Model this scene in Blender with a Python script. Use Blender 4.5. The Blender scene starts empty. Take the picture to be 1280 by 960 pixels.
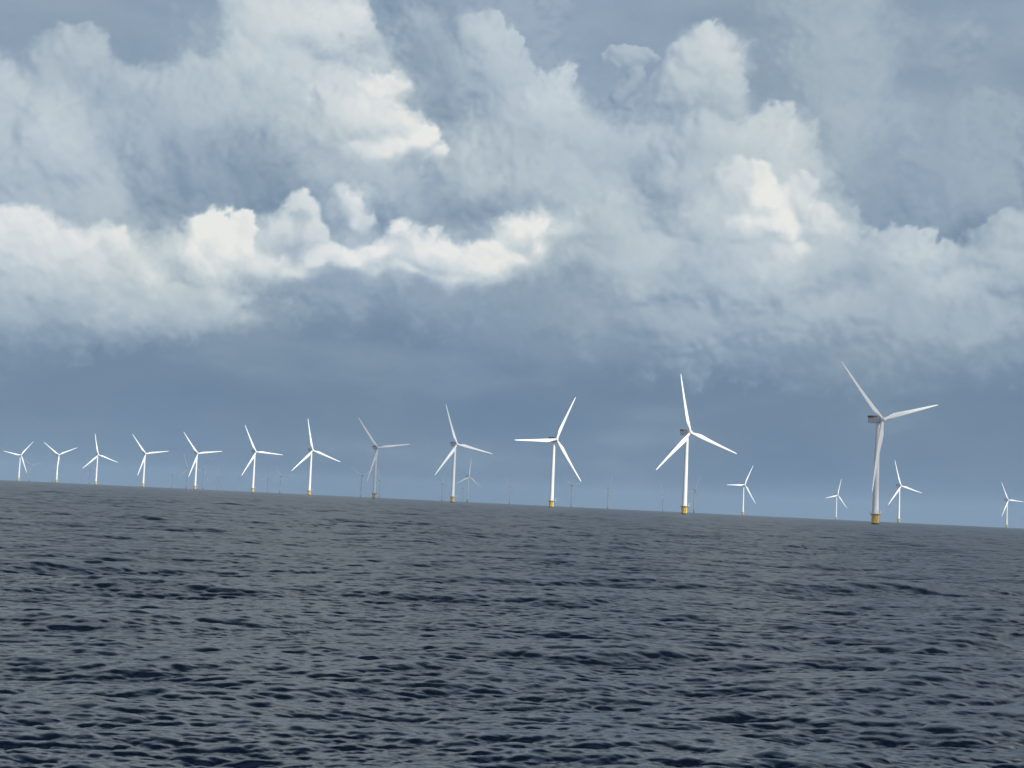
"""Offshore wind farm under broken cumulus, seen from a boat."""
import bpy, math
import numpy as np
from mathutils import Matrix, Vector

rad = math.radians
scene = bpy.context.scene
C = scene.collection

# ------------------------------------------------------------------ camera
CAM_H = 3.6
ROLL, PITCH = rad(2.72), rad(4.455)
cam_data = bpy.data.cameras.new('camera')
cam_data.sensor_fit = 'HORIZONTAL'
cam_data.sensor_width = 36.0
cam_data.lens = 36.0 * 1900.0 / 1280.0
cam_data.clip_start = 0.3
cam_data.clip_end = 200000.0
cam = bpy.data.objects.new('camera', cam_data)
C.objects.link(cam)
cam.matrix_world = (Matrix.Translation((0, 0, CAM_H)) @ Matrix.Rotation(rad(90) + PITCH, 4, 'X')
                    @ Matrix.Rotation(ROLL, 4, 'Z'))
scene.camera = cam

# ------------------------------------------------------------------ world and sun
SUN_AZ, SUN_EL = 133.0, 32.0          # azimuth clockwise from the view axis (+Y), elevation
world = bpy.data.worlds.new('World')
scene.world = world
world.use_nodes = True
wn, wl = world.node_tree.nodes, world.node_tree.links
bg = wn['Background']
skyt = wn.new('ShaderNodeTexSky')
skyt.sky_type = 'NISHITA'
skyt.sun_disc = False
skyt.sun_elevation = rad(SUN_EL)
skyt.sun_rotation = rad(SUN_AZ)
skyt.dust_density = 0.6
wl.new(skyt.outputs['Color'], bg.inputs['Color'])
bg.inputs['Strength'].default_value = 0.15

sun_data = bpy.data.lights.new('sun', 'SUN')
sun_data.energy = 5.0
sun_data.angle = rad(0.53)
sun_data.color = (1.0, 0.96, 0.91)
sun = bpy.data.objects.new('sun', sun_data)
C.objects.link(sun)
SUN = Vector((math.sin(rad(SUN_AZ)) * math.cos(rad(SUN_EL)), math.cos(rad(SUN_AZ)) * math.cos(rad(SUN_EL)), math.sin(rad(SUN_EL))))
sun.rotation_euler = SUN.to_track_quat('Z', 'Y').to_euler()
sun.location = SUN * 500

vs = scene.view_settings
scene.display_settings.display_device = 'sRGB'
vs.view_transform = 'Standard'
vs.look = 'None'
vs.exposure = 0.0
vs.gamma = 1.0
scene.render.engine = 'CYCLES'
cy = scene.cycles
cy.use_denoising = True
cy.max_bounces = 6
cy.diffuse_bounces = 2
cy.glossy_bounces = 3
cy.transparent_max_bounces = 8
cy.volume_bounces = 0
cy.sample_clamp_indirect = 4.0
cy.sample_clamp_direct = 3.0

# ------------------------------------------------------------------ helpers
def tag(o, label=None, category=None, group=None, kind=None):
    for k, v in (('label', label), ('category', category), ('group', group), ('kind', kind)):
        if v:
            o[k] = v
    return o

def mesh_from_arrays(name, verts, quads, smooth=True):
    me = bpy.data.meshes.new(name)
    me.vertices.add(len(verts))
    me.vertices.foreach_set('co', np.ascontiguousarray(verts, dtype=np.float32).ravel())
    me.loops.add(quads.size)
    me.loops.foreach_set('vertex_index', np.ascontiguousarray(quads, dtype=np.int32).ravel())
    me.polygons.add(len(quads))
    me.polygons.foreach_set('loop_start', np.arange(0, quads.size, quads.shape[1], dtype=np.int32))
    me.polygons.foreach_set('loop_total', np.full(len(quads), quads.shape[1], dtype=np.int32))
    me.polygons.foreach_set('use_smooth', np.full(len(quads), smooth))
    me.update(calc_edges=True)
    return me

def grid_quads(nr, nc):
    i = np.arange(nr * nc).reshape(nr, nc)
    return np.stack([i[:-1, :-1], i[:-1, 1:], i[1:, 1:], i[1:, :-1]], -1).reshape(-1, 4)

def link(name, me, mat=None, parent=None):
    o = bpy.data.objects.new(name, me)
    if mat is not None and me is not None and not me.materials:
        me.materials.append(mat)
    C.objects.link(o)
    o.parent = parent
    return o

class NT:
    """tiny node-tree writer"""
    def __init__(self, mat):
        mat.use_nodes = True
        self.t = mat.node_tree
        self.n, self.l = self.t.nodes, self.t.links
    def new(self, kind, **kw):
        nd = self.n.new(kind)
        for k, v in kw.items():
            setattr(nd, k, v)
        return nd
    def put(self, sock, v):
        if isinstance(v, (int, float)) or isinstance(v, (tuple, list)):
            sock.default_value = v
        else:
            self.l.new(v, sock)
    def math(self, op, a, b=0.0, clamp=False):
        nd = self.new('ShaderNodeMath', operation=op, use_clamp=clamp)
        self.put(nd.inputs[0], a)
        self.put(nd.inputs[1], b)
        return nd.outputs[0]
    def vmath(self, op, a, b=(0, 0, 0), scale=None):
        nd = self.new('ShaderNodeVectorMath', operation=op)
        self.put(nd.inputs[0], a)
        self.put(nd.inputs[1], b)
        if scale is not None:
            self.put(nd.inputs['Scale'], scale)
        return nd.outputs[0]
    def noise(self, vec, scale, detail=3, rough=0.5, out='Fac'):
        nd = self.new('ShaderNodeTexNoise')
        self.put(nd.inputs['Vector'], vec)
        nd.inputs['Scale'].default_value = scale
        nd.inputs['Detail'].default_value = detail
        nd.inputs['Roughness'].default_value = rough
        return nd.outputs[out]
    def ramp(self, fac, stops, interp='LINEAR'):
        nd = self.new('ShaderNodeValToRGB')
        nd.color_ramp.interpolation = interp
        e = nd.color_ramp.elements
        while len(e) < len(stops):
            e.new(0.5)
        for el, (p, c) in zip(e, stops):
            el.position = p
            el.color = (c[0], c[1], c[2], 1) if len(c) == 3 else c
        self.put(nd.inputs['Fac'], fac)
        return nd.outputs['Color']

def srgb(r, g, b):
    f = lambda v: v / 12.92 if v <= 0.04045 else ((v + 0.055) / 1.055) ** 2.4
    return (f(r / 255), f(g / 255), f(b / 255))

# ------------------------------------------------------------------ noise on arrays
PX = 1 / 1900 * 180 / math.pi         # degrees, the grain the cloud sizes are written in

def _hash(ix,iy,s):
    h=(ix.astype(np.int64)*374761393+iy.astype(np.int64)*668265263+s*1442695041)&0xffffffff
    h=((h^(h>>13))*1274126177)&0xffffffff
    h=(h^(h>>16))&0xffffffff
    return h/4294967295.0
def vnoise(x,y,s):
    ix=np.floor(x);iy=np.floor(y);fx=x-ix;fy=y-iy
    fx=fx*fx*fx*(fx*(fx*6-15)+10);fy=fy*fy*fy*(fy*(fy*6-15)+10)
    a=_hash(ix,iy,s);b=_hash(ix+1,iy,s);c=_hash(ix,iy+1,s);d=_hash(ix+1,iy+1,s)
    return (a*(1-fx)+b*fx)*(1-fy)+(c*(1-fx)+d*fx)*fy
def fbm(x,y,s,o=5,g=.5):
    t=0;a=1;n=0
    for k in range(o):
        # rotate each octave
        c,si=np.cos(k*1.1),np.sin(k*1.1)
        t=t+a*(vnoise((x*c-y*si)*2**k,(x*si+y*c)*2**k,s+k*17)-.5);n+=a;a*=g
    return t/n*2
def worley(x,y,s):
    ix=np.floor(x);iy=np.floor(y);best=np.full(x.shape,9.)
    for dx in(-1,0,1):
        for dy in(-1,0,1):
            cx=ix+dx;cy=iy+dy
            d=(cx+_hash(cx,cy,s)-x)**2+(cy+_hash(cx,cy,s+7)-y)**2
            # smooth min
            best=np.minimum(best,d)
    return 1-np.minimum(best,1)      # paraboloid billows, 1 at centre
def billow(x,y,s,o=4,g=.55):
    t=0;a=1;n=0
    for k in range(o):
        c,si=np.cos(k*.9),np.sin(k*.9)
        t=t+a*worley((x*c-y*si)*1.9**k,(x*si+y*c)*1.9**k,s+k*31);n+=a;a*=g
    return t/n
def sstep(a,b,x):
    t=np.clip((x-a)/(b-a),0,1);return t*t*(3-2*t)
def blur(a,n):
    for ax in (0,1):
        for _ in range(2):
            p=np.pad(a,[(n,n) if i==ax else (0,0) for i in (0,1)],mode='edge')
            c=np.cumsum(p,axis=ax); c=np.concatenate([np.zeros_like(c.take([0],axis=ax)),c],axis=ax)
            L=a.shape[ax]
            a=(c.take(range(2*n+1,2*n+1+L),axis=ax)-c.take(range(0,L),axis=ax))/(2*n+1)
    return a
def layer(x,y,P,seed,warp,k,edge,detail,relief,step,foot,bias):
    """x,y degrees (y up). returns alpha, light"""
    wx=x+warp*fbm(x/(70*PX),y/(70*PX),seed,4)+.42*warp*fbm(x/(16*PX),y/(16*PX),seed+5,4,.6)
    wy=y+warp*fbm(x/(70*PX)+31,y/(70*PX)+11,seed+3,4)+.42*warp*fbm(x/(16*PX)+9,y/(16*PX),seed+8,4,.6)
    S=np.zeros(x.shape);L=np.zeros(x.shape);R=np.zeros(x.shape);S2=np.zeros(x.shape);V=np.zeros(x.shape)
    for (cx,cy,rx,ry,l) in P:
        u=(wx-cx)/rx;v=(wy-cy)/ry
        f=np.maximum(1-u*u-v*v,-3.)
        e=np.exp(k*f);S+=e;R+=e*min(rx,ry);V+=e*np.clip(v,-1.2,1.2)
        e2=np.exp(2.2*f);S2+=e2;L+=e2*l
    L/=S2;R/=S;V/=S;F=np.clip(np.log(S)/k,-3,1.4)
    B=billow(wx/(40*PX),wy/(40*PX),seed+50,4,.5)
    fine=fbm(wx/(11*PX),wy/(11*PX),seed+77,4,.62)
    G=F+bias+detail*(B-.62)+.42*detail*fine
    soft=.5+.5*fbm(x/(120*PX),y/(120*PX),seed+90,3)*1.6      # some rims are wispy, some crisp
    up=blur(V,3)                                    # +1 top of a puff, -1 its foot
    wdt=edge*(.35+1.1*np.clip(soft,0,1))*(1+foot*sstep(.25,-.75,up))
    a=sstep(-.05,wdt,G)
    H=R*np.sqrt(np.clip(F,0.02,2))+relief*PX*24*billow(wx/(40*PX),wy/(40*PX),seed+50,4,.48)
    H=blur(H,1)
    gx=np.gradient(H,axis=1)/step;gy=np.gradient(H,axis=0)/step
    nz=1/np.sqrt(1+gx*gx+gy*gy)
    sh=(-gx*.38+(gy)*-.50)*nz+.75*nz
    return a,L,sh,B,up,fine

def sky(x,y,step,tables):
    """x az deg, y el deg ; rows increase in el"""
    # base veil
    t=np.interp(y,[-2,0,1.2,3.0,5,7,9,13,19,30,50],[.20,.21,.21,.21,.26,.33,.40,.43,.42,.40,.4])
    t=t+(.07+.06*sstep(8,4,y)*sstep(0,2,y))*fbm(x/5,y/1.6,900,5)+.03*fbm(x/2.2,y/1.2,910,5)
    cfg=[('BACK',11,26*PX,3.5,1.2,.5,.2,.35,.5,.25),('MID',41,21*PX,5,.74,.62,.42,.6,.7,.22),('GLOW',57,26*PX,3.5,1.8,.6,.3,.5,.6,.10),('FRONT',83,19*PX,4.8,1.05,.70,.5,.85,2.4,.06)]
    for (nm,seed,w,k,edge,det,rel,shk,foot,bias) in cfg:
        if not tables[nm]: continue
        a,L,sh,B,up,fine=layer(x,y,tables[nm],seed,w,k,edge,det,rel,step,foot,bias)
        lo=fbm(x/3.5,y/2.6,seed+200,5)
        l=L+shk*.30*(sh-.62)+.055*lo+.10*shk*(B-.62)+.05*shk*up+.022*fine
        if nm=='BACK': a=a*.93
        if nm=='GLOW': a=a*.8
        if nm=='MID': a=a*.96
        if nm=='FRONT':
            l=np.where(l>.78,.78+.74*(l-.78),l) ; a=a*(.86+.14*sstep(.5,.9,L))
        t=t*(1-a)+l*a
        if nm=='MID':      # thicker, shaded hollows inside the cloud mass
            n1=.55*fbm(x/(45*PX),y/(45*PX),301,5,.6);n2=.55*fbm(x/(45*PX)+7,y/(45*PX)+3,307,5,.6)
            for cx,cy,rx,ry,l in tables['SHADE']:
                f=1-((x-cx)/rx+n1)**2-((y-cy)/ry+n2)**2
                t=t-l*sstep(-.2,1.,f)
    return t
# ------------------------------------------------------------------ sky dome
# Half-open dome 60 km out: it stands round the view and leaves the side the sun shines from open.
# bearing, elevation, half width, half height (degrees), lightness
TABLES = {
 'BACK': [(6.54, 14.58, 1.81, 3.32, 0.5), (6.09, 10.75, 3.92, 2.71, 0.5), (-9.74, 16.32, 3.62, 2.11, 0.52), (-2.88, 13.34, 4.82, 3.32, 0.48), (-10.6,
  11.03, 6.03, 3.62, 0.47), (-18.73, 12.51, 2.71, 2.26, 0.5), (-16.87, 13.86, 1.81, 1.96, 0.52), (-15.14, 13.49, 1.81, 1.81, 0.5), (-13.21, 12.83,
  2.11, 1.96, 0.48), (-16.15, 11.67, 3.92, 2.71, 0.5), (-11.65, 13.56, 2.11, 1.81, 0.47), (-1.23, 16.93, 3.32, 3.62, 0.44), (1.43, 12.96, 3.92, 2.71,
  0.48), (-3.72, 17.36, 2.11, 3.02, 0.42), (11.24, 17.18, 2.26, 3.32, 0.53), (12.24, 13.46, 2.56, 3.92, 0.52), (13.18, 16.3, 1.36, 2.11, 0.53), (10.3,
  18.59, 1.81, 1.51, 0.5), (12.04, 19.67, 2.11, 1.81, 0.52), (15.73, 12.29, 3.62, 2.71, 0.46), (17.38, 13.96, 1.81, 1.21, 0.45), (14.04, 11.44, 2.41,
  1.81, 0.48), (14.75, 17.11, 2.71, 1.81, 0.44), (-10.43, 8.39, 11.46, 1.81, 0.42), (7.72, 7.22, 12.67, 2.41, 0.43), (13.59, 7.07, 7.84, 2.11, 0.44),
  (-17.15, 5.81, 4.82, 1.51, 0.42)],
 'MID': [(-19.08, 12.75, 1.51, 1.81, 0.62), (-17.55, 11.52, 2.56, 3.02, 0.64), (-16.8, 14.85, 1.66, 1.45, 0.58), (-15.14, 13.49, 1.75, 1.57, 0.58),
  (-17.45, 10.1, 2.71, 1.81, 0.6), (-15.47, 10.01, 2.41, 1.81, 0.57), (-13.37, 13.1, 2.11, 1.96, 0.56), (-16.17, 7.92, 3.62, 1.51, 0.55), (-11.92,
  14.11, 1.81, 1.66, 0.6), (-12.52, 11.16, 3.32, 2.41, 0.5), (-10.06, 11.95, 2.71, 2.56, 0.47), (-8.24, 11.51, 2.11, 1.81, 0.46), (-13.13, 9.35, 2.71,
  1.51, 0.5), (-10.73, 15.51, 1.21, 1.66, 0.66), (-10.24, 17.13, 1.36, 1.51, 0.72), (-8.74, 17.12, 1.81, 1.51, 0.74), (-7.1, 17.55, 1.27, 1.03, 0.8),
  (-9.65, 14.89, 1.81, 1.81, 0.66), (-6.15, 17.05, 0.66, 0.66, 0.6), (-7.8, 14.18, 1.81, 1.81, 0.68), (-10.76, 13.64, 1.51, 1.51, 0.6), (-5.8, 16.21,
  1.21, 0.9, 0.58), (-12.31, 14.64, 1.21, 0.9, 0.57), (-3.61, 15.35, 1.66, 1.66, 0.5), (-4.3, 16.75, 1.51, 1.36, 0.48), (-1.86, 17.12, 0.96, 0.9,
  0.6), (-0.45, 16.68, 0.42, 0.51, 0.62), (-1.31, 15.48, 1.45, 1.81, 0.58), (1.02, 15.06, 1.09, 0.96, 0.66), (0.3, 14.09, 1.51, 1.51, 0.62), (2.14,
  14.02, 1.45, 1.15, 0.62), (3.24, 13.32, 1.36, 1.15, 0.58), (-0.06, 12.01, 2.86, 2.41, 0.58), (-1.91, 12.21, 1.81, 1.81, 0.6), (4.47, 13.07, 1.51,
  1.06, 0.54), (2.1, 11.51, 2.41, 1.81, 0.56), (-2.76, 10.98, 2.71, 1.66, 0.52), (-5.53, 11.55, 2.41, 1.51, 0.54), (6.87, 17.52, 0.66, 0.66, 0.7),
  (6.38, 16.94, 1, 0.96, 0.7), (7.36, 16.67, 0.9, 0.84, 0.67), (5.89, 15.67, 1.21, 1.09, 0.63), (7.26, 15.46, 1.21, 1.15, 0.62), (3.56, 16.39, 0.6,
  0.48, 0.55), (4.32, 16.62, 0.54, 0.3, 0.52), (3.91, 15.45, 0.51, 0.66, 0.5), (4.27, 14.96, 0.27, 0.3, 0.5), (9.3, 14.67, 0.96, 0.57, 0.68), (9.99,
  14.62, 0.42, 0.42, 0.68), (8.37, 13.88, 1.45, 1.21, 0.66), (9.74, 13.31, 1.45, 1.36, 0.66), (7.2, 13.13, 2.41, 1.66, 0.6), (10.52, 12.15, 1.36,
  1.36, 0.62), (6.04, 11.93, 2.41, 1.81, 0.58), (8.17, 11.39, 2.11, 1.81, 0.64), (3.14, 12.2, 1.27, 1.03, 0.62), (2.27, 11.16, 1.03, 0.9, 0.66),
  (3.82, 10.68, 1.57, 1.45, 0.64), (5.08, 9.53, 1.81, 1.36, 0.62), (6.46, 8.83, 2.71, 1.66, 0.58), (2.82, 9.15, 1.51, 1.36, 0.52), (8.86, 8.74, 3.92,
  1.81, 0.6), (11.19, 9.67, 1.81, 1.51, 0.62), (12.81, 9.26, 1.36, 1.06, 0.56), (14.37, 9.94, 1.21, 0.78, 0.66), (15.38, 9.28, 1.51, 1.06, 0.64),
  (16.11, 8.5, 1.36, 0.84, 0.64), (13.84, 8.39, 2.11, 1.21, 0.58), (17.07, 9.14, 1.21, 1.06, 0.56), (17.97, 10.05, 1.03, 0.81, 0.62), (18.84, 10.27,
  1.21, 1.03, 0.62), (18.87, 8.85, 2.11, 1.36, 0.56), (10.97, 7.31, 5.43, 1.27, 0.52), (15.86, 7.11, 4.22, 1.21, 0.5), (7.14, 6.91, 3.92, 1.06, 0.46),
  (-16.9, 6.27, 3.92, 1.36, 0.52), (-13.78, 6.08, 4.22, 0.84, 0.5), (-20.07, 8.41, 1.81, 1.81, 0.6), (-20.85, 11.69, 2.71, 3.32, 0.6), (20.16, 12.21,
  1.81, 4.82, 0.5), (-9.59, 18.6, 3.32, 1.21, 0.72), (-18.08, 18.68, 3.62, 0.9, 0.4)],
 'GLOW': [(-6.58, 13.98, 2.71, 2.26, 0.76), (-8.54, 16.43, 2.71, 1.51, 0.76), (-4.69, 12.94, 2.41, 1.36, 0.78), (-7.07, 12.04, 1.81, 1.06, 0.66),
  (-17.29, 7.82, 4.22, 1.81, 0.74), (-11.87, 7.99, 3.32, 1.81, 0.8), (-12.95, 6.58, 4.52, 1.06, 0.64), (-16.88, 5.98, 3.92, 0.9, 0.6), (-3.87, 8.97,
  5.13, 1.21, 0.8), (-6.39, 10.7, 1.36, 1.21, 0.74), (-8.43, 9.72, 1.81, 1.06, 0.74), (0.06, 9.63, 1.81, 1.36, 0.82), (1.55, 10.29, 1.36, 1.21, 0.72),
  (9.22, 11.11, 2.56, 2.11, 0.82), (7.36, 16.75, 1.51, 1.36, 0.74), (8.37, 14.02, 1.66, 1.36, 0.74), (10.04, 13.17, 1.51, 1.51, 0.74), (11.75, 10.56,
  1.36, 1.36, 0.74), (6.98, 11.07, 1.51, 1.51, 0.68), (10.18, 9.21, 2.41, 1.06, 0.74), (3.67, 10.67, 1.81, 1.81, 0.68), (4.64, 9.22, 1.81, 1.36,
  0.66), (-1.58, 11.79, 1.66, 0.6, 0.64), (1.03, 14.71, 1.66, 1.21, 0.66), (-1.86, 17.18, 1.06, 1.06, 0.66), (16.11, 8.42, 1.51, 0.72, 0.7), (14.67,
  9.56, 1.51, 0.75, 0.68), (-10.37, 16.83, 1.51, 1.51, 0.7)],
 'FRONT': [(-18.05, 8.84, 1.21, 1.09, 0.86), (-18.85, 8.39, 1.27, 1.21, 0.84), (-16.63, 8.4, 1.45, 1.03, 0.84), (-15.34, 8.92, 0.96, 0.66, 0.86),
  (-17.27, 7.54, 3.32, 1.03, 0.7), (-14.77, 8.04, 1.21, 0.9, 0.7), (-20.03, 7.85, 1.81, 1.36, 0.8), (-11.73, 9.47, 1, 0.96, 0.98), (-12.44, 8.68,
  1.15, 0.96, 0.94), (-10.82, 8.89, 1.27, 0.96, 0.92), (-11.53, 8.16, 1.81, 0.78, 0.9), (-14.02, 7.58, 0.84, 0.72, 0.84), (-9.55, 8.46, 1.36, 0.9,
  0.82), (-10.5, 9.57, 0.54, 0.48, 0.85), (-12.4, 7.06, 2.71, 0.72, 0.66), (-16.93, 6.7, 2.71, 1.03, 0.58), (-8.41, 10.26, 0.72, 0.75, 0.8), (-9.08,
  9.53, 0.78, 0.72, 0.74), (-7.88, 9.47, 0.9, 0.78, 0.74), (-6.41, 11.05, 0.6, 0.72, 0.84), (-5.91, 10.34, 0.72, 0.72, 0.72), (-6.87, 11.31, 0.42,
  0.42, 0.75), (-7.33, 8.76, 1.21, 0.66, 0.84), (-8.2, 8.25, 1.06, 0.48, 0.78), (-4.37, 9.93, 0.66, 0.66, 0.92), (-3.9, 9.57, 1.09, 0.84, 0.92),
  (-5.14, 8.9, 1.39, 0.72, 0.94), (-6.56, 8.51, 1.33, 0.6, 0.9), (-2.86, 10.02, 0.33, 0.36, 0.82), (-3.11, 9.02, 1.81, 0.84, 0.92), (-1.45, 9.32,
  1.21, 0.66, 0.88), (-1.58, 8.8, 2.11, 0.72, 0.92), (-0.27, 10.03, 0.78, 0.72, 0.92), (0.4, 10.18, 0.84, 0.96, 0.97), (0.74, 9.36, 0.78, 0.84, 0.92),
  (0.1, 8.73, 1.21, 0.54, 0.86), (-3.07, 8.27, 3.62, 0.45, 0.84), (1.41, 10.14, 0.54, 0.66, 0.7), (1.96, 10.61, 0.42, 0.42, 0.62), (-5.78, 14.97,
  0.96, 0.78, 0.86), (-5.07, 15.19, 0.48, 0.54, 0.86), (-6.21, 14.01, 1.39, 1.09, 0.8), (-4.99, 13.8, 1.09, 0.84, 0.9), (-3.8, 13.35, 0.72, 0.72,
  0.96), (-4.69, 12.94, 1.45, 0.66, 0.9), (-6.21, 12.89, 1.39, 0.72, 0.84), (-3.31, 12.73, 0.42, 0.42, 0.86), (-7.33, 13.92, 1.21, 1.36, 0.68), (8.88,
  12.22, 0.9, 0.84, 0.84), (9.3, 11.35, 1.09, 1.03, 0.98), (9.03, 10.52, 1.45, 0.78, 0.94), (10.05, 10.39, 0.78, 0.78, 0.96), (10.61, 11.37, 0.72,
  0.9, 0.8), (11.31, 10.55, 0.78, 0.78, 0.8), (11.76, 10.21, 0.54, 0.54, 0.74), (8.36, 10.21, 1.03, 0.54, 0.78), (10.31, 9.72, 1.03, 0.48, 0.84),
  (7.99, 12.12, 0.78, 1.03, 0.7), (10.82, 12.07, 0.6, 0.48, 0.74)],
 'SHADE': [(-10.66, 12.05, 3.62, 2.11, 0.11), (-7.03, 16.38, 1.75, 0.78, 0.17), (-8.86, 16.69, 0.9, 0.48, 0.1), (5.76, 11.39, 1.36, 0.9, 0.13),
  (-3.36, 16.52, 1.81, 2.41, 0.07), (-1.85, 11.18, 3.32, 0.96, 0.1), (4.87, 12.34, 0.9, 1.21, 0.1), (-12.53, 9.11, 1.81, 0.75, 0.1), (-5.44, 9.93,
  0.9, 0.84, 0.1), (-13.53, 11.06, 1.51, 1.81, 0.08), (-15.76, 14.27, 1.21, 0.9, 0.05), (13.47, 11.44, 2.41, 2.71, 0.06), (16.76, 10.57, 0.9, 0.84,
  0.12), (11.51, 8.94, 1.81, 0.66, 0.06), (6.75, 9.28, 1.21, 0.75, 0.06)],
}

SKY_GAIN = 1.0
PEAK = 5.5
AMP_A = 0.05
AMP_B = 0.0145
GUST = 0.3
CHOP = 1.25
WATER = (0.0004, 0.0025, 0.008)
RIPPLE = 0.02
LOSTK = 0.9
LANDING = 12
THIN = 0.6
MIDC = 0.62
HAZE_COL = (0.55, 0.77, 1.0)
HAZE = 4.8e-05
WIND = (0.26, -0.966)
AMP_C = 0.15
SKEW = 0.3
RIDGE = 0.04
ROUGHK = 0.33


def build_sky():
    st = 0.05
    az_f = np.arange(-23.0, 23.0001, st)
    el_f = np.arange(-1.0, 21.5001, st)
    X, Y = np.meshgrid(az_f, el_f)
    t_f = np.minimum(sky(X, Y, st, TABLES), .95)
    so = 0.5
    az_o = np.arange(-200.0, 118.01, so)
    el_o = np.arange(-3.0, 66.01, so)
    XO, YO = np.meshgrid(az_o, el_o)
    rng = np.random.default_rng(12)
    outer = {k: [] for k in TABLES}
    for _ in range(70):                   # heaps of cumulus all round, each a cluster of puffs
        a0, e0 = rng.uniform(-200, 118), rng.uniform(7, 44)
        sz = rng.uniform(2.5, 6.0)
        lay, li = [('BACK', .52), ('MID', .62), ('MID', .68), ('FRONT', .86)][rng.integers(4)]
        for _k in range(5):
            outer[lay].append((a0 + rng.normal() * sz, e0 + abs(rng.normal()) * sz * .45, sz * rng.uniform(.5, 1.1), sz * rng.uniform(.35, .8), li + rng.normal() * .05))
    t_o = sky(XO, YO, so, outer)
    prof = np.interp(YO, [0, 6, 12, 18, 22, 29, 37, 48, 62], [0, .06, .26, .46, .34, -.06, -.60, -1.2, -1.4])  # unseen sky shaped for the sea's reflections: bright band, then dark overhead
    t_o = np.clip(t_o + prof, -.82, 1.2)
    az = np.concatenate([az_o[az_o < az_f[0] - .1], az_f, az_o[az_o > az_f[-1] + .1]])
    el = np.concatenate([el_o[el_o < el_f[0] - .1], el_f, el_o[el_o > el_f[-1] + .1]])
    XX, YY = np.meshgrid(az, el)
    # the coarse field seen on the joint grid
    fx = np.clip((XX - az_o[0]) / so, 0, len(az_o) - 1.001); fy = np.clip((YY - el_o[0]) / so, 0, len(el_o) - 1.001)
    ix, iy = fx.astype(int), fy.astype(int); fx -= ix; fy -= iy
    gen = (t_o[iy, ix] * (1 - fx) + t_o[iy, ix + 1] * fx) * (1 - fy) + (t_o[iy + 1, ix] * (1 - fx) + t_o[iy + 1, ix + 1] * fx) * fy
    i0 = np.searchsorted(az, az_f[0]); j0 = np.searchsorted(el, el_f[0])
    # extend the fine field by its border and melt it into the general overcast
    pad = np.pad(t_f, ((j0, len(el) - j0 - len(el_f)), (i0, len(az) - i0 - len(az_f))), mode='edge')
    ragged = 1.2 * fbm(XX / 4, YY / 4, 77, 3)
    w = sstep(25, 20.5, np.abs(XX) + ragged) * sstep(22.6, 19.6, YY + ragged * .5)
    T = pad * w + gen * (1 - w)
    R = 60000.0
    a, e = np.radians(XX), np.radians(YY)
    V = np.stack([R * np.sin(a) * np.cos(e), R * np.cos(a) * np.cos(e), R * np.sin(e) + CAM_H], -1).reshape(-1, 3)
    q = grid_quads(len(el), len(az))
    me = mesh_from_arrays('sky', V, q)
    at = me.attributes.new('cloud_light', 'FLOAT', 'POINT')
    at.data.foreach_set('value', T.ravel().astype(np.float32))
    m = bpy.data.materials.new('overcast_sky')
    nt = NT(m)
    nt.n.clear()
    out = nt.new('ShaderNodeOutputMaterial')
    em = nt.new('ShaderNodeEmission')
    att = nt.new('ShaderNodeAttribute', attribute_name='cloud_light')
    geo = nt.new('ShaderNodeNewGeometry')
    pos = nt.vmath('SCALE', geo.outputs['Position'], scale=1 / 60000.0)
    n1 = nt.noise(pos, 260.0, 4, 0.6)
    n2 = nt.noise(pos, 7.0, 3, 0.5)
    f = nt.math('ADD', att.outputs['Fac'], nt.math('MULTIPLY', nt.math('SUBTRACT', n1, 0.5), 0.035))
    # keyed dark to bright through the greys the cloud shows
    stops = [(0.0, (94, 120, 148)), (.25, (111, 133, 157)), (.35, (128, 148, 169)), (.45, (145, 163, 181)),
             (.55, (164, 179, 192)), (.65, (181, 194, 203)), (.75, (198, 208, 213)), (.85, (216, 221, 223)),
             (.95, (235, 235, 231)), (1.0, (226, 234, 239))]
    col = nt.ramp(f, [(p, srgb(*c)) for p, c in stops])
    # slightly greener and slightly bluer tracts
    hs = nt.new('ShaderNodeMix', data_type='RGBA', blend_type='MULTIPLY')
    nt.put(hs.inputs['Factor'], 1.0)
    nt.l.new(col, hs.inputs[6])
    tint = nt.ramp(n2, [(0.35, (0.985, 0.995, 1.02)), (0.65, (1.0, 1.0, 0.98))])
    nt.l.new(tint, hs.inputs[7])
    nt.l.new(hs.outputs[2], em.inputs['Color'])
    # unseen band above the view, boosted past the ramp's white to brighten the sea
    over = nt.math('MAXIMUM', nt.math('SUBTRACT', att.outputs['Fac'], 1.0), 0.0)
    # and unseen sky overhead, dimmed below its lowest grey to darken wave faces
    under = nt.math('MINIMUM', att.outputs['Fac'], 0.0)
    nt.l.new(nt.math('ADD', nt.math('ADD', nt.math('MULTIPLY', over, 2.0), under), SKY_GAIN), em.inputs['Strength'])
    nt.l.new(em.outputs[0], out.inputs['Surface'])
    m.cycles.emission_sampling = 'NONE'
    o = link('sky', me, m)
    tag(o, kind='structure')
    return o

build_sky()

# ------------------------------------------------------------------ sea
EARTH = 6371000.0
def sea_drop(r):
    return -r * r / (2 * EARTH)

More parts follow.
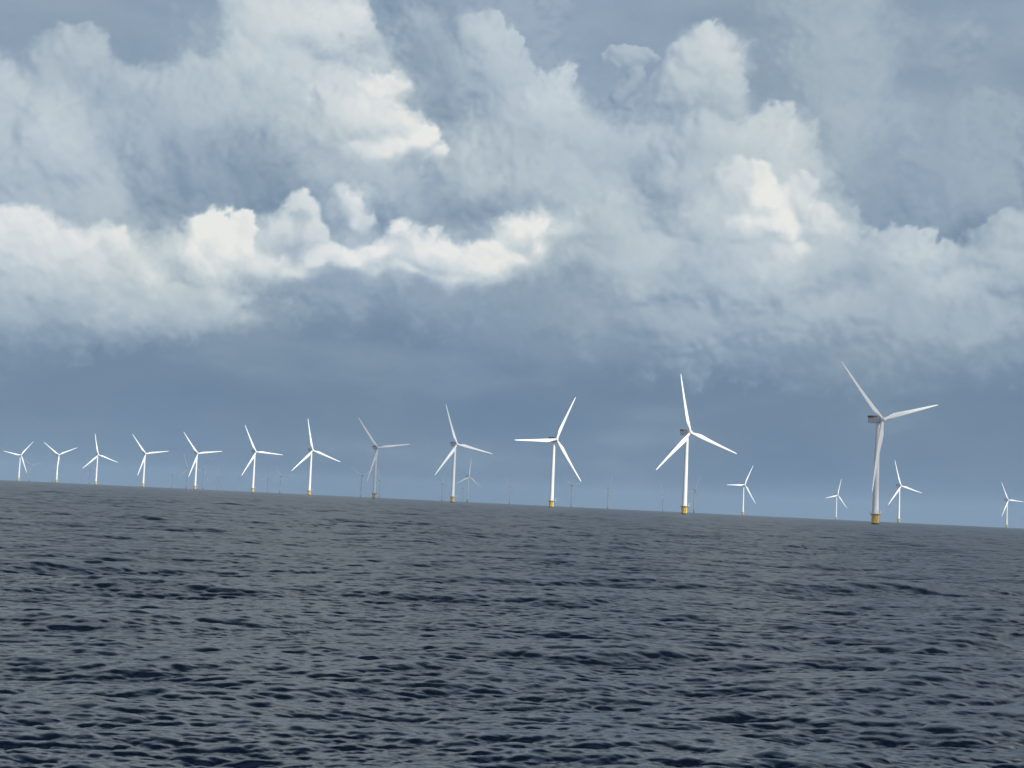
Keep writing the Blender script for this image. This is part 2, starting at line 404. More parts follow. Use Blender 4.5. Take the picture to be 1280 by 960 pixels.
def wave_field(n, L, seed, wind, kp, amp, kmin, kmax, cuts, spread=1.0):
    """random sea tile: height and horizontal displacement, low-passed at each wavelength in cuts"""
    rng = np.random.default_rng(seed)
    k1 = np.fft.fftfreq(n, L / n) * 2 * np.pi
    kx, ky = np.meshgrid(k1, k1)
    k = np.hypot(kx, ky); k[0, 0] = 1
    co = (kx * wind[0] + ky * wind[1]) / k
    D = np.where(co > 0, np.abs(co) ** (2 * spread), .12 * np.abs(co) ** 2) + .03
    S = np.exp(-1.25 * (kp / k) ** 2) * k ** -4.0 * D
    S = S * (1 / (1 + np.exp(-(k - kmin) / (kmin * .1)))) * (k < kmax)
    S[0, 0] = 0
    g = rng.normal(size=(n, n)) + 1j * rng.normal(size=(n, n))
    H0 = g * np.sqrt(S)
    full = np.fft.ifft2(H0).real
    sc = amp / full.std()
    out = []
    for c in cuts:
        lp = 1 / (1 + (k * c / (2 * np.pi)) ** 6)
        Hk = H0 * lp * sc
        h = np.fft.ifft2(Hk).real
        Dx = np.fft.ifft2(-1j * kx / k * Hk).real
        Dy = np.fft.ifft2(-1j * ky / k * Hk).real
        sl = math.sqrt((np.fft.ifft2(1j * kx * Hk).real ** 2 + np.fft.ifft2(1j * ky * Hk).real ** 2).mean())
        out.append((h, Dx, Dy, sl))
    return out

def tile_sample(f, L, x, y):
    n = f.shape[0]
    u = (x / L * n) % n; v = (y / L * n) % n
    i = np.floor(u).astype(int); j = np.floor(v).astype(int)
    a = u - i; b = v - j
    i %= n; j %= n; i1 = (i + 1) % n; j1 = (j + 1) % n
    return (f[j, i] * (1 - a) + f[j, i1] * a) * (1 - b) + (f[j1, i] * (1 - a) + f[j1, i1] * a) * b

def build_sea():
    # rings: spacing grows with distance; finer rays over the water in view
    r = [2.0]
    while r[-1] < 15000:
        d = r[-1]
        r.append(d + (.12 if d < 14 else .0021 * d if d < 400 else min(.0021 * d * (1 + (d - 400) / 1000), 300)))
    r = np.array(r)
    fine = np.radians(np.arange(-25, 25.001, .055))
    ang = np.concatenate([np.radians(np.arange(-180, -25.2, 1.2)), fine, np.radians(np.append(np.arange(26, 180, 1.2), 180))])
    print('sea grid', len(r), len(ang))
    A, Rr = np.meshgrid(ang, r)
    x = Rr * np.sin(A); y = Rr * np.cos(A)
    wx, wy = WIND
    cuts = [.03, .3, .8, 2.0, 5.0, 12.0]
    tiles = [(97.0, 0.0, wave_field(1024, 97.0, 5, WIND, 2 * np.pi / PEAK, AMP_A, .25, 30, cuts, 2.0)),
             (31.7, 0.6, wave_field(1024, 31.7, 9, (math.cos(math.atan2(wy, wx) - .6), math.sin(math.atan2(wy, wx) - .6)),
                                    2 * np.pi / .7, AMP_B, 4.0, 100, cuts, 2.0)),
             (403.0, -.35, wave_field(1024, 403.0, 21, (math.cos(math.atan2(wy, wx) + .35), math.sin(math.atan2(wy, wx) + .35)),
                                      2 * np.pi / 24.0, AMP_C, .02, 1.2, cuts, 1.5))]
    spacing = np.maximum(np.gradient(r)[:, None] * np.ones_like(A), Rr * np.gradient(ang)[None, :])
    lev = np.interp(np.log(spacing * .8), np.log(cuts), np.arange(len(cuts)))
    h = np.zeros_like(x); dx = np.zeros_like(x); dy = np.zeros_like(x); lost = np.zeros_like(x)
    # gusts: patches where the chop is a little stronger or weaker
    gust = 1 + GUST * fbm(x / 60, y / 60, 321, 4)
    for L, rot, F in tiles:
        c, s = math.cos(rot), math.sin(rot)
        u = x * c + y * s; v = -x * s + y * c
        sl = np.array([f[3] for f in F])
        for q in range(len(cuts)):
            w = np.clip(1 - np.abs(lev - q), 0, 1)
            rows = np.where(w.max(axis=1) > 0)[0]
            if len(rows) == 0:
                continue
            a, b = rows[0], rows[-1] + 1
            W = w[a:b] * gust[a:b]
            hh, Dx, Dy, _ = F[q]
            h[a:b] += W * tile_sample(hh, L, u[a:b], v[a:b])
            p = tile_sample(Dx, L, u[a:b], v[a:b]); qv = tile_sample(Dy, L, u[a:b], v[a:b])
            dx[a:b] += W * (p * c - qv * s); dy[a:b] += W * (p * s + qv * c)
        lost += np.maximum(sl[0] ** 2 - np.interp(lev.ravel(), np.arange(len(cuts)), sl).reshape(lev.shape) ** 2, 0)
    lost = np.sqrt(lost)
    print('slopes', [[round(f[3], 3) for f in t[2]] for t in tiles])
    X = x + CHOP * dx + SKEW * h * wx; Y = y + CHOP * dy + SKEW * h * wy    # crests lean the way they run
    Z = h + sea_drop(Rr)
    V = np.stack([X, Y, Z], -1).reshape(-1, 3)
    q = grid_quads(len(r), len(ang))[:, ::-1]
    me = mesh_from_arrays('sea', V, q)
    at = me.attributes.new('fine_chop', 'FLOAT', 'POINT')
    at.data.foreach_set('value', lost.ravel().astype(np.float32))
    at = me.attributes.new('near', 'FLOAT', 'POINT')
    at.data.foreach_set('value', np.exp(-Rr / 90.0).ravel().astype(np.float32))
    m = bpy.data.materials.new('sea_water')
    nt = NT(m)
    b = nt.n['Principled BSDF']
    b.inputs['Base Color'].default_value = (*WATER, 1)
    b.inputs['IOR'].default_value = 1.62
    geo = nt.new('ShaderNodeNewGeometry')
    att = nt.new('ShaderNodeAttribute', attribute_name='fine_chop')
    # slopes too small to be in the mesh at that distance act as gloss spread: alpha = sqrt(2) * slope
    rgh = nt.math('SQRT', nt.math('ADD', nt.math('MULTIPLY', att.outputs['Fac'], ROUGHK), .003))
    nt.l.new(rgh, b.inputs['Roughness'])
    ang_w = math.atan2(wy, wx)
    mp = nt.new('ShaderNodeVectorRotate', rotation_type='Z_AXIS')
    nt.put(mp.inputs['Vector'], geo.outputs['Position'])
    mp.inputs['Angle'].default_value = ang_w - math.pi / 2 
    p = nt.vmath('MULTIPLY', mp.outputs[0], (.45, 1.0, 1.0))        # crests longer than they are deep
    total = None
    for sc, det, k_near, k_lost in ((14.0, 4, RIPPLE, .6), (2.6, 3, RIPPLE * .25, 1.1), (.6, 2, 0.0, .8), (.11, 3, 0.0, .45)):
        cn = nt.noise(p, sc, det, .6, out='Color')
        v = nt.vmath('SUBTRACT', cn, (.5, .5, .5))
        amt = nt.math('ADD', nt.math('MULTIPLY', att.outputs['Fac'], k_lost * LOSTK), k_near)
        v = nt.vmath('SCALE', v, scale=amt)
        total = v if total is None else nt.vmath('ADD', total, v)
    flat = nt.vmath('MULTIPLY', total, (1, 1, 0))
    # sharp little wavelets close by, ridged like wind ripples
    rg = nt.new('ShaderNodeTexNoise', noise_type='RIDGED_MULTIFRACTAL')
    wob = nt.vmath('SCALE', nt.vmath('SUBTRACT', nt.noise(p, 1.1, 2, .5, out='Color'), (.5, .5, .5)), scale=.5)
    nt.put(rg.inputs['Vector'], nt.vmath('ADD', p, wob))
    rg.inputs['Scale'].default_value = 3.6
    rg.inputs['Detail'].default_value = 4.0
    rg.inputs['Roughness'].default_value = .55
    near = nt.new('ShaderNodeAttribute', attribute_name='near')
    bp = nt.new('ShaderNodeBump')
    bp.inputs['Distance'].default_value = RIDGE
    nt.l.new(near.outputs['Fac'], bp.inputs['Strength'])
    nt.l.new(rg.outputs[0], bp.inputs['Height'])
    nrm = nt.vmath('NORMALIZE', nt.vmath('ADD', bp.outputs[0], flat))
    nt.l.new(nrm, b.inputs['Normal'])
    o = link('sea', me, m)
    tag(o, kind='structure')
    return o

build_sea()

# ------------------------------------------------------------------ materials of the turbines
def paint(name, col, rough=.45, wear=.06, wear_scale=.35, streak=True, metal=0.0):
    m = bpy.data.materials.new(name)
    nt = NT(m)
    b = nt.n['Principled BSDF']
    tc = nt.new('ShaderNodeTexCoord')
    v = nt.vmath('MULTIPLY', tc.outputs['Object'], (1, 1, .12 if streak else 1))
    n1 = nt.noise(v, wear_scale, 5, .6)
    dark = tuple(c * (1 - wear * 3) for c in col)
    c = nt.ramp(n1, [(.3, dark), (.62, col)])
    nt.l.new(c, b.inputs['Base Color'])
    r = nt.math('ADD', nt.math('MULTIPLY', n1, .2), rough - .1)
    nt.l.new(r, b.inputs['Roughness'])
    b.inputs['Metallic'].default_value = metal
    return m

M_WHITE = paint('turbine_white', (.80, .81, .80), .4, .03)
M_BLADE = paint('blade_white', (.82, .83, .83), .35, .02, .2, False)
M_GREY = paint('nacelle_grey', (.68, .69, .70), .45, .05, .4)
M_DARK = paint('dark_grille', (.05, .05, .06), .6, .1, 1.0, False)
M_RED = paint('rail_red', (.27, .045, .05), .5, .08, .8, False)
M_YELLOW = paint('foundation_yellow', (.88, .60, .10), .5, .08, .5)
M_STEEL = paint('galvanised_steel', (.30, .30, .29), .5, .08, 1.0, False, .3)

def tidal_yellow():
    """foundation paint: bare yellow above, black growth and wet steel at the waterline"""
    m = bpy.data.materials.new('foundation_tidal')
    nt = NT(m)
    b = nt.n['Principled BSDF']
    tc = nt.new('ShaderNodeTexCoord')
    sep = nt.new('ShaderNodeSeparateXYZ')
    nt.l.new(tc.outputs['Object'], sep.inputs[0])
    n = nt.noise(tc.outputs['Object'], .9, 4, .6)
    zz = nt.math('ADD', sep.outputs['Z'], nt.math('MULTIPLY', nt.math('SUBTRACT', n, .5), 1.0))
    f = nt.math('DIVIDE', nt.math('SUBTRACT', zz, 1.1), 12.0)
    st = nt.noise(nt.vmath('MULTIPLY', tc.outputs['Object'], (1, 1, .1)), .8, 4, .6)
    c1 = nt.ramp(f, [(.06, (.015, .017, .014)), (.10, (.05, .05, .02)), (.12, (.88, .60, .10))])
    mx = nt.new('ShaderNodeMix', data_type='RGBA', blend_type='MULTIPLY')
    mx.inputs['Factor'].default_value = 1
    nt.l.new(c1, mx.inputs[6])
    nt.l.new(nt.ramp(st, [(.3, (.8, .76, .7)), (.55, (1, 1, 1))]), mx.inputs[7])
    nt.l.new(mx.outputs[2], b.inputs['Base Color'])
    b.inputs['Roughness'].default_value = .5
    return m
M_TIDAL = tidal_yellow()

# ------------------------------------------------------------------ mesh builder
class MB:
    def __init__(self):
        self.v, self.f, self.mi, self.cur = [], [], [], 0
    def add(self, vs_, fs):
        o = len(self.v)
        self.v += [tuple(p) for p in vs_]
        self.f += [tuple(i + o for i in f) for f in fs]
        self.mi += [self.cur] * len(fs)
    def box(self, c, s, rz=0.0, bev=0.0):
        cx, cy, cz = c
        hx, hy, hz = (k / 2 for k in s)
        ca, sa = math.cos(rz), math.sin(rz)
        if bev <= 0:
            prof = [(-hx, -hy), (hx, -hy), (hx, hy), (-hx, hy)]
        else:
            e = bev
            prof = [(-hx + e, -hy), (hx - e, -hy), (hx, -hy + e), (hx, hy - e), (hx - e, hy), (-hx + e, hy), (-hx, hy - e), (-hx, -hy + e)]
        n = len(prof)
        vs_ = []
        for z in (-hz, hz):
            for x, y in prof:
                vs_.append((cx + x * ca - y * sa, cy + x * sa + y * ca, cz + z))
        fs = [tuple(reversed(range(n))), tuple(range(n, 2 * n))] + [(i, (i + 1) % n, n + (i + 1) % n, n + i) for i in range(n)]
        self.add(vs_, fs)
    def lathe(self, prof, n=32, c=(0, 0, 0), cap=True):
        vs_, fs = [], []
        for r, z in prof:
            for i in range(n):
                a = 2 * math.pi * i / n
                vs_.append((c[0] + r * math.cos(a), c[1] + r * math.sin(a), c[2] + z))
        for j in range(len(prof) - 1):
            for i in range(n):
                k = (i + 1) % n
                fs.append((j * n + i, j * n + k, (j + 1) * n + k, (j + 1) * n + i))
        if cap:
            fs.append(tuple(reversed(range(n))))
            m = (len(prof) - 1) * n
            fs.append(tuple(m + i for i in range(n)))
        self.add(vs_, fs)
    def bar(self, a, b, r, n=8):
        a, b = Vector(a), Vector(b)
        d = (b - a).normalized()
        u = d.orthogonal().normalized()
        w = d.cross(u)
        vs_ = []
        for p in (a, b):
            for i in range(n):
                t = 2 * math.pi * i / n
                vs_.append(p + (u * math.cos(t) + w * math.sin(t)) * r)
        self.add(vs_, [(i, (i + 1) % n, n + (i + 1) % n, n + i) for i in range(n)] + [tuple(reversed(range(n))), tuple(range(n, 2 * n))])
    def mesh(self, name, mats, smooth=True, angle=35):
        me = bpy.data.meshes.new(name)
        me.from_pydata(self.v, [], self.f)
        for m in mats:
            me.materials.append(m)
        me.polygons.foreach_set('material_index', self.mi)
        if smooth:
            me.polygons.foreach_set('use_smooth', [True] * len(self.f))
            me.set_sharp_from_angle(angle=rad(angle))
        me.update()
        return me

# ------------------------------------------------------------------ the turbine (hub 82 m above the water, blades 60 m)
HUB_Z, PLAT_Z = 82.0, 8.5

def blade_mesh():
    st = [(1.2, 2.5, 2.5, 13), (3.0, 2.5, 2.45, 13), (6.0, 3.0, 2.1, 13), (9.0, 3.8, 1.65, 12), (12.0, 4.3, 1.3, 11), (16, 4.1, 1.0, 9),
          (21, 3.6, .8, 7), (27, 3.05, .62, 5), (33, 2.6, .50, 3.5), (39, 2.2, .40, 2.3), (45, 1.85, .32, 1.3), (51, 1.5, .24, .6), (55.5, 1.2, .17, .2),
          (58.2, .85, .11, 0), (59.5, .5, .06, 0), (60, .12, .03, 0)]
    n = 20
    vs_, fs = [], []
    for r, ch, th, tw in st:
        blend = min(1, max(0, (r - 3) / 8))          # round root to aerofoil
        bend = -2.2 * (r / 60) ** 2
        for i in range(n):
            a = 2 * math.pi * i / n
            cx_, sy_ = math.cos(a), math.sin(a)
            xr, yr = ch / 2 * cx_, th / 2 * sy_      # round / elliptic
            s = (1 - cx_) / 2                         # 0 at leading edge, 1 at trailing edge
            tk = 5 * th * (.2969 * math.sqrt(s) - .126 * s - .3516 * s * s + .2843 * s ** 3 - .1036 * s ** 4)
            xa, ya = ch * (.32 - s), (tk if sy_ >= 0 else -tk) * 1.0
            x, y = xr * (1 - blend) + xa * blend, yr * (1 - blend) + ya * blend
            t = rad(tw + 3)
            vs_.append((x * math.cos(t) - y * math.sin(t), x * math.sin(t) + y * math.cos(t) + bend, r))
    for j in range(len(st) - 1):
        for i in range(n):
            k = (i + 1) % n
            fs.append((j * n + i, j * n + k, (j + 1) * n + k, (j + 1) * n + i))
    fs.append(tuple(reversed(range(n))))
    fs.append(tuple((len(st) - 1) * n + i for i in range(n)))
    b = MB()
    b.add(vs_, fs)
    return b.mesh('blade', [M_BLADE], angle=60)

def tower_mesh():
    b = MB()
    prof = [(2.55, PLAT_Z + .1), (2.62, PLAT_Z + .1), (2.62, PLAT_Z + .45), (2.5, PLAT_Z + .46)]
    for k in range(1, 4):                            # bolted flanges between the tower cans
        z = PLAT_Z + (78.9 - PLAT_Z) * k / 4
        r = 2.5 - .9 * k / 4
        prof += [(r + .003, z - .1), (r + .04, z - .09), (r + .04, z + .09), (r, z + .1)]
    prof += [(1.6, 78.9), (1.75, 79.0), (1.75, 79.6)]
    b.lathe(prof, 40)
    return b.mesh('tower', [M_WHITE], angle=40)

def door_mesh():
    b = MB()
    b.box((0, -2.56, PLAT_Z + 1.75), (.95, .25, 2.1), 0, .08)
    return b.mesh('door', [M_GREY])

def foundation_mesh():
    b = MB()
    b.lathe([(2.55, -9), (2.55, 1.3), (2.8, 1.5), (2.8, 8.3), (2.95, 8.5), (2.95, 9.3)], 40)
    return b.mesh('foundation', [M_TIDAL], angle=40)

def platform_mesh():
    b = MB()
    n = 16
    b.lathe([(2.96, 9.2), (4.3, 9.2), (4.35, 9.3), (4.35, 9.5), (2.5, 9.52)], n, cap=False)
    b.box((5.2, 0, 9.36), (2.6, 3.4, .26))           # laydown area
    for k in range(8):                               # brackets
        a = 2 * math.pi * k / 8 + .2
        b.bar((2.9 * math.cos(a), 2.9 * math.sin(a), 7.6), (4.2 * math.cos(a), 4.2 * math.sin(a), 9.2), .09, 6)
    return b.mesh('work_platform', [M_STEEL])

def railing_mesh():
    b = MB()
    pts = []
    for k in range(20):
        a = 2 * math.pi * k / 20
        if abs(math.atan2(math.sin(a), math.cos(a))) < .4:
            continue
        pts.append((4.28 * math.cos(a), 4.28 * math.sin(a)))
    pts = [(4.1, 1.66), (6.45, 1.66), (6.45, -1.66), (4.1, -1.66)][0:0] + pts
    pts = [(6.45, -1.6), (6.45, 1.6)] + pts
    for i, (x, y) in enumerate(pts):
        b.bar((x, y, 9.5), (x, y, 10.65), .035, 6)
        x2, y2 = pts[(i + 1) % len(pts)]
        for z in (10.05, 10.62):
            b.bar((x, y, z), (x2, y2, z), .035, 6)
    return b.mesh('railing', [M_YELLOW])

def landing_mesh():
    b = MB()
    for s in (-1, 1):
        b.bar((s * .95, -3.9, -3), (s * .95, -3.9, 6.2), .22, 12)
        b.bar((s * .95, -3.9, 6.2), (s * .95, -2.8, 7.6), .2, 12)
        for z in (1.4, 4.0, 5.8):
            b.bar((s * .95, -3.9, z), (s * .7, -2.7, z), .12, 8)
    return b.mesh('boat_landing', [M_TIDAL])

def ladder_mesh():
    b = MB()
    for s in (-1, 1):
        b.bar((s * .3, -3.35, 0.2), (s * .3, -3.35, 9.4), .06, 6)
    for k in range(26):
        b.bar((-.3, -3.35, .5 + k * .34), (.3, -3.35, .5 + k * .34), .03, 6)
    return b.mesh('ladder', [M_DARK])

def crane_mesh():
    b = MB()
    b.bar((4.9, 1.0, 9.5), (4.9, 1.0, 12.4), .17, 10)
    b.bar((4.9, 1.0, 12.3), (6.9, -1.2, 13.0), .13, 8)
    b.bar((4.9, 1.0, 11.0), (6.0, -.2, 12.65), .08, 6)
    b.bar((6.8, -1.1, 12.9), (6.8, -1.1, 11.6), .04, 6)
    b.box((6.8, -1.1, 11.5), (.25, .25, .35), 0, .05)
    return b.mesh('davit_crane', [M_WHITE])

def nacelle_mesh():
    """long boxy housing with rounded edges; front at -Y"""
    b = MB()
    def sec(y, w, z0, z1, e):
        return [(-w + e, z0), (w - e, z0), (w, z0 + e), (w, z1 - e), (w - e, z1), (-w + e, z1), (-w, z1 - e), (-w, z0 + e)], y
    S = [sec(-3.6, 1.35, -1.5, 1.5, .6), sec(-3.1, 1.95, -2.0, 1.85, .5), sec(-1.6, 2.1, -2.2, 2.0, .35), sec(5.5, 2.1, -2.2, 2.0, .3),
         sec(8.9, 2.1, -1.9, 2.0, .3), sec(9.3, 1.95, -1.6, 1.9, .4)]
    vs_, fs = [], []
    for p, y in S:
        vs_ += [(x, y, z) for x, z in p]
    for j in range(len(S) - 1):
        for i in range(8):
            k = (i + 1) % 8
            fs.append((j * 8 + i, j * 8 + k, (j + 1) * 8 + k, (j + 1) * 8 + i))
    fs.append(tuple(range(7, -1, -1))); fs.append(tuple(len(S) * 8 - 8 + i for i in range(8)))
    b.add(vs_, fs)
    b.lathe([(1.9, -3.1), (1.9, -2.1)], 24)
    b.box((0, 9.36, .2), (2.8, .16, 1.9), 0, .05)     # rear hatch
    return b.mesh('nacelle', [M_GREY], angle=40)

def helihoist_mesh():
    b = MB()
    b.box((0, 6.6, 2.12), (4.5, 5.6, .16), 0, .05)
    for x in (-2.2, 2.2):
        b.box((x, 6.6, 2.9), (.07, 5.6, 1.25))
    b.box((0, 9.38, 2.9), (4.4, .07, 1.25)); b.box((0, 3.82, 2.9), (4.4, .07, 1.25))
    for x in (-2.24, 2.24):
        for k in range(5):
            b.bar((x, 3.9 + k * 1.35, 2.1), (x, 3.9 + k * 1.35, 3.65), .06, 6)
        b.bar((x, 3.8, 3.62), (x, 9.4, 3.62), .07, 6)
    for y in (3.8, 9.4):
        b.bar((-2.24, y, 3.62), (2.24, y, 3.62), .07, 6)
    return b.mesh('helihoist_railing', [M_RED])

def cooler_mesh():
    b = MB()
    b.box((0, 2.2, 2.75), (3.4, .6, 1.5), 0, .08)
    for x in (-1.4, 1.4):
        b.bar((x, 2.2, 1.9), (x, 2.2, 2.2), .12, 6)
    return b.mesh('cooler', [M_DARK])

def mast_mesh():
    b = MB()
    b.bar((1.2, 3.0, 2.0), (1.2, 3.0, 4.9), .05, 6)
    b.bar((.7, 3.0, 4.6), (1.7, 3.0, 4.6), .04, 6)
    for x in (.7, 1.7):
        b.bar((x, 3.0, 4.5), (x, 3.0, 4.95), .08, 6)
    return b.mesh('wind_vane_mast', [M_STEEL])

def hub_mesh():
    """spinner: lathe about the rotor axis, nose at -Y"""
    b = MB()
    prof = [(1.75, 1.75), (1.95, 1.6), (2.05, .8), (2.05, -.4), (1.9, -1.3), (1.5, -2.1), (.9, -2.65), (.3, -2.85), (.02, -2.88)]
    n = 32
    vs_, fs = [], []
    for r, y in prof:
        for i in range(n):
            a = 2 * math.pi * i / n
            vs_.append((r * math.cos(a), y, r * math.sin(a)))
    for j in range(len(prof) - 1):
        for i in range(n):
            k = (i + 1) % n
            fs.append((j * n + i, (j + 1) * n + i, (j + 1) * n + k, j * n + k))
    fs.append(tuple(range(n)))
    b.add(vs_, fs)
    return b.mesh('hub', [M_BLADE], angle=50)

ME = {f.__name__[:-5]: f() for f in (blade_mesh, tower_mesh, door_mesh, foundation_mesh, platform_mesh, railing_mesh, landing_mesh,
                                     ladder_mesh, crane_mesh, nacelle_mesh, helihoist_mesh, cooler_mesh, mast_mesh, hub_mesh)}
for me_ in ME.values():
    me_.validate()

HUB_POS = Vector((0, -5.4, 0.3))      # from the tower top, forward
TILT = Matrix.Rotation(rad(-5), 4, 'X')

def wind_turbine(az, dist, phi, facing, label, group, full=True):
    """az, dist: bearing and distance in metres; facing: bearing the rotor looks to; phi: first blade, clockwise from up"""
    x, y = dist * math.sin(rad(az)), dist * math.cos(rad(az))
    root = bpy.data.objects.new('wind_turbine', None)
    root.empty_display_size = 5
    C.objects.link(root)
    root.location = (x, y, sea_drop(dist))
    rz = rad(180 - facing)
    root.rotation_euler = (0, 0, rz)
    tag(root, label, 'wind turbine', group)
    fixed = Matrix.Rotation(-rz - rad(az), 4, 'Z') @ Matrix.Rotation(rad(LANDING), 4, 'Z')   # foundations are all set the same way
    def part(name, key, parent=root, m=None):
        o = bpy.data.objects.new(name, ME[key])
        C.objects.link(o)
        o.parent = parent
        if m is not None:
            o.matrix_local = m
        return o
    f = part('foundation', 'foundation', root, Matrix.Translation((0, 0, -1.1)) @ Matrix.Rotation(-rz + rad(LANDING), 4, 'Z'))
    tw = part('tower', 'tower')
    up = Matrix.Translation((0, 0, HUB_Z))
    nc = part('nacelle', 'nacelle', root, up)
    if full:
        part('work_platform', 'platform', f)
        part('railing', 'railing', f)
        part('boat_landing', 'landing', f)
        part('ladder', 'ladder', f)
        part('davit_crane', 'crane', f)
        part('door', 'door', tw)
        part('cooler', 'cooler', nc)
        part('wind_vane_mast', 'mast', nc)
        part('helihoist_railing', 'helihoist', nc)
    hub = Matrix.Translation(Vector((0, 0, HUB_Z)) + HUB_POS) @ TILT
    part('hub', 'hub', root, hub @ Matrix.Rotation(rad(phi), 4, 'Y'))
    for k in range(3):
        part('blade', 'blade', root, hub @ Matrix.Rotation(rad(phi + 120 * k), 4, 'Y'))
    return root

ROW = 'white wind turbines with yellow foundations standing in the sea'
FAR = 'faint turbines far off along the horizon'
TURBINES = [
 (13.61, 1194, 75, 151, 'nearest and largest wind turbine, greyish, one blade hanging down along its tower'),
 (6.66, 1530, 108, 150, 'tall bright white wind turbine, second largest, its top blade pointing straight up'),
 (1.69, 1845, 26, 151, 'sunlit white wind turbine with one blade pointing level to the left'),
 (-2.03, 2159, 100, 146, 'grey shaded wind turbine, just left of the big sunlit one with a level left blade'),
 (-4.97, 2477, 81, 146, 'grey shaded wind turbine whose lower blade crosses its tower, leftmost of the shaded ones'),
 (-7.38, 2802, 108, 145, 'bright white wind turbine, largest and rightmost of the sunlit left row'),
 (-9.46, 3098, 93, 144, 'bright white wind turbine, second largest of the sunlit left row'),
 (-11.56, 3485, 82, 146, 'bright white wind turbine, third largest of the sunlit row, one blade level right'),
 (-13.42, 3766, 81, 144, 'bright white wind turbine, fourth from the left edge of the photo'),
 (-15.09, 4213, 108, 144, 'small white wind turbine with one blade straight up, third from the left edge'),
 (-16.46, 4494, 66, 142, 'small white wind turbine whose upper blades form a V, second from the left edge'),
 (-17.76, 4872, 40, 142, 'smallest white turbine of the row, nearest the left edge of the photo'),
 (14.44, 3397, 103, 153, 'bright white wind turbine just right of the grey nearest turbine'),
 (18.18, 4522, 93, 152, 'small pale wind turbine at the right edge of the photo'),
 (12.21, 5113, 18, 148, 'small pale wind turbine just left of the grey nearest turbine'),
 (8.82, 4092, 27, 154, 'small white wind turbine with a level left blade, right of the second largest turbine'),
 (-1.47, 4937, 6, 143, 'small pale blue wind turbine just right of the grey one on a dull foundation'),
 (7.01, 5650, 22, 150, 'very faint pale turbine just right of the tall turbine with its blade straight up'),
]
for i, (az, d, phi, fc, lab) in enumerate(TURBINES):
    d /= math.cos(rad(az))           # listed by depth along the view axis
    wind_turbine(az, d, phi, fc, lab, ROW)

FAR_T = [
 (-17.38, 8200, 70, 'faint blue turbine right behind the smallest turbine by the left edge'),
 (-16.60, 9900, 10, 'tiny faint turbine close to the left of the V-bladed small turbine'),
 (-15.32, 8422, 95, 'tiny faint turbine on the horizon just left of the third turbine from the left edge'),
 (-12.38, 9738, 50, 'tiny faint turbine midway between the fourth and fifth turbines from the left'),
 (-11.87, 6110, 100, 'faint dark turbine touching the left side of the fifth turbine from the left'),
 (-11.29, 6492, 35, 'faint dark turbine just right of the fifth turbine from the left'),
 (-10.72, 9165, 110, 'tiny faint turbine between the fifth and sixth turbines from the left'),
 (-8.92, 8656, 20, 'tiny faint turbine just right of the sixth turbine from the left'),
 (-8.46, 7419, 88, 'tiny faint turbine midway between the sixth and seventh turbines from the left'),
 (-5.46, 5900, 60, 'very faint turbine just left of the leftmost grey shaded turbine'),
 (-4.77, 7419, 104, 'faint dark turbine just right of the leftmost grey shaded turbine'),
 (-2.43, 7247, 5, 'faint dark turbine just left of the second grey shaded turbine'),
 (-1.65, 9165, 44, 'tiny faint turbine between the second grey shaded turbine and the small pale blue one'),
 (0.11, 7082, 75, 'lone faint dark turbine between the small pale blue turbine and the sunlit one'),
 (2.43, 5924, 68, 'faint dark turbine just right of the sunlit turbine with a level left blade'),
 (3.80, 6232, 15, 'lone faint turbine left of centre between the two tallest white turbines'),
 (5.86, 7600, 98, 'faint dark turbine just left of the tall turbine with its blade straight up'),
]
for i, (az, d, phi, lab) in enumerate(FAR_T):
    wind_turbine(az, d, phi, 146, lab, FAR, full=False)

# ------------------------------------------------------------------ unseen clouds added toward the sun to shade some of the turbines
def shade_cloud_mat(name, through):
    """thin: some sun comes straight through; all of it glows from behind; fuzzy at the rim"""
    m = bpy.data.materials.new(name)
    nt = NT(m)
    nt.n.clear()
    out = nt.new('ShaderNodeOutputMaterial')
    d = nt.new('ShaderNodeBsdfDiffuse'); d.inputs['Color'].default_value = (.80, .86, .93, 1)
    t = nt.new('ShaderNodeBsdfTranslucent'); t.inputs['Color'].default_value = (.68, .79, .93, 1)
    tr = nt.new('ShaderNodeBsdfTransparent')
    geo = nt.new('ShaderNodeNewGeometry')
    lw = nt.new('ShaderNodeLayerWeight'); lw.inputs['Blend'].default_value = .5
    n = nt.noise(geo.outputs['Position'], .012, 6, .65)
    mx = nt.new('ShaderNodeMixShader'); mx.inputs[0].default_value = .62
    nt.l.new(d.outputs[0], mx.inputs[1]); nt.l.new(t.outputs[0], mx.inputs[2])
    m2 = nt.new('ShaderNodeMixShader')
    rim = nt.math('POWER', lw.outputs['Facing'], 3.0)
    fac = nt.math('ADD', nt.math('ADD', nt.math('MULTIPLY', nt.math('SUBTRACT', n, .5), .3), through), rim, clamp=True)
    nt.l.new(fac, m2.inputs[0])
    nt.l.new(mx.outputs[0], m2.inputs[1]); nt.l.new(tr.outputs[0], m2.inputs[2])
    nt.l.new(m2.outputs[0], out.inputs['Surface'])
    return m

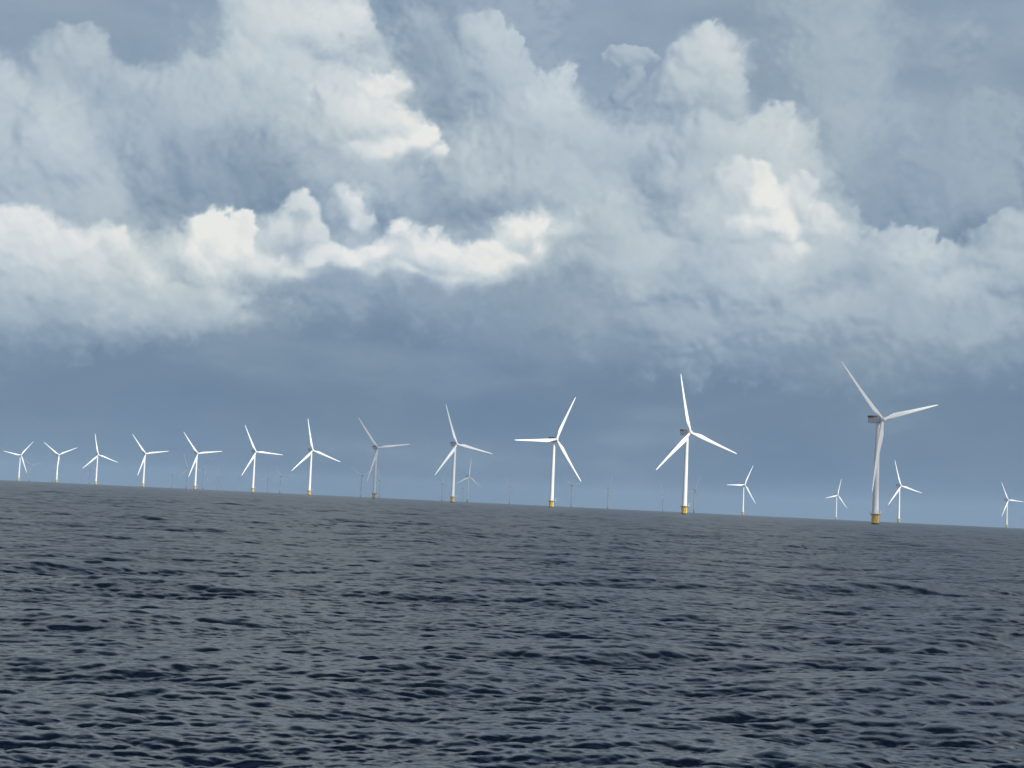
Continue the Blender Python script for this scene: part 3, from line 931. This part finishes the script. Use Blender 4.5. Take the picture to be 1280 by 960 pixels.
def shade_cloud(centre, size, axis_deg, mat, seed, lobes=6, n=56):
    """a small unseen cumulus, added for its shade: a core and heaped lobes, flat below; size = half lengths along, across, up"""
    rng = np.random.default_rng(seed)
    sx, sy, sz = size
    ca, sa = math.cos(rad(axis_deg)), math.sin(rad(axis_deg))
    th = np.linspace(0, np.pi, n // 2 + 1)[:, None]
    ph = np.linspace(0, 2 * np.pi, n + 1)[None, :]
    V, Q, off = [], [], 0
    parts = [(0, 0, 0, 1, 1, 1)]
    for k in range(lobes):
        u = rng.uniform(-1, 1)
        parts.append((u * sx * .85, rng.uniform(-.35, .35) * sy, rng.uniform(.0, .5) * sz, rng.uniform(.25, .45), rng.uniform(.6, .95), rng.uniform(.7, 1.2)))
    for ox, oy, oz, fx, fy, fz in parts:
        X = np.sin(th) * np.cos(ph); Y = np.sin(th) * np.sin(ph); Z = np.cos(th) + 0 * ph
        B = billow(X * 2.3 * max(1, fx * sx / sy) + ox * .01 + Z * 1.3, Y * 2.3 + oy * .01 + Z * 1.7, seed, 4, .55)
        r = .72 + .55 * B
        X, Y, Z = X * r * sx * fx + ox, Y * r * sy * fy + oy, Z * r * sz * fz + oz
        Z = np.where(Z < -.3 * sz, -.3 * sz + (Z + .3 * sz) * .3, Z)
        P = np.stack([centre[0] + X * ca - Y * sa, centre[1] + X * sa + Y * ca, centre[2] + Z], -1)
        P[:, -1] = P[:, 0]
        V.append(P.reshape(-1, 3)); Q.append(grid_quads(P.shape[0], P.shape[1])[:, ::-1] + off); off += P.shape[0] * P.shape[1]
    me = mesh_from_arrays('shade_cloud', np.concatenate(V), np.concatenate(Q))
    o = link('shade_cloud', me, mat)
    tag(o, kind='structure')
    return o

SUN_H = Vector((SUN.x, SUN.y, 0)).normalized()
along = math.degrees(math.atan2(SUN_H.y, SUN_H.x))
def above(x, y, h, z_at=70.0):
    k = (h - z_at) / math.tan(rad(SUN_EL))
    return (x + SUN_H.x * k, y + SUN_H.y * k, h)
def ground(az, depth):
    return depth * math.tan(rad(az)), depth
thin, mid, thick = shade_cloud_mat('thin_shade_cloud', THIN), shade_cloud_mat('mid_shade_cloud', MIDC), shade_cloud_mat('thick_shade_cloud', .32)
shade_cloud(above(281, 1160, 900), (420, 92, 70), along, thin, 3, 2)          # added to dull the sun on the nearest turbine
shade_cloud(above(-148, 2318, 1100), (420, 150, 80), along, mid, 8, 2)       # added to shade two turbines of the row
shade_cloud(above(-127, 4960, 2000), (480, 190, 90), along, mid, 27, 3)      # added to dim the small pale one beyond them
for i, (az, d, *_r) in enumerate(FAR_T + [(7.01, 5690)]):              # one unseen cumulus added to shade each far turbine
    gx, gy = d * math.sin(rad(az)), d * math.cos(rad(az))
    shade_cloud(above(gx, gy, 2900 + 37 * (i % 5)), (330 + 25 * (i % 4), 210 + 15 * (i % 3), 110), along + 12 * (i % 3) - 12, thick, 40 + i, 6, 44)

# ------------------------------------------------------------------ haze over the water
me = bpy.data.meshes.new('haze')
b = MB()
b.box((0, 0, (170 - 24) / 2), (31000, 31000, 170 + 24))
me = b.mesh('haze', [], smooth=False)
hm = bpy.data.materials.new('sea_haze')
nt = NT(hm)
nt.n.clear()
out = nt.new('ShaderNodeOutputMaterial')
pv = nt.new('ShaderNodeVolumePrincipled')
pv.inputs['Color'].default_value = (*HAZE_COL, 1)
pv.inputs['Density'].default_value = HAZE
pv.inputs['Anisotropy'].default_value = 0.0
nt.l.new(pv.outputs[0], out.inputs['Volume'])
hz = link('haze', me, hm)
tag(hz, kind='stuff')
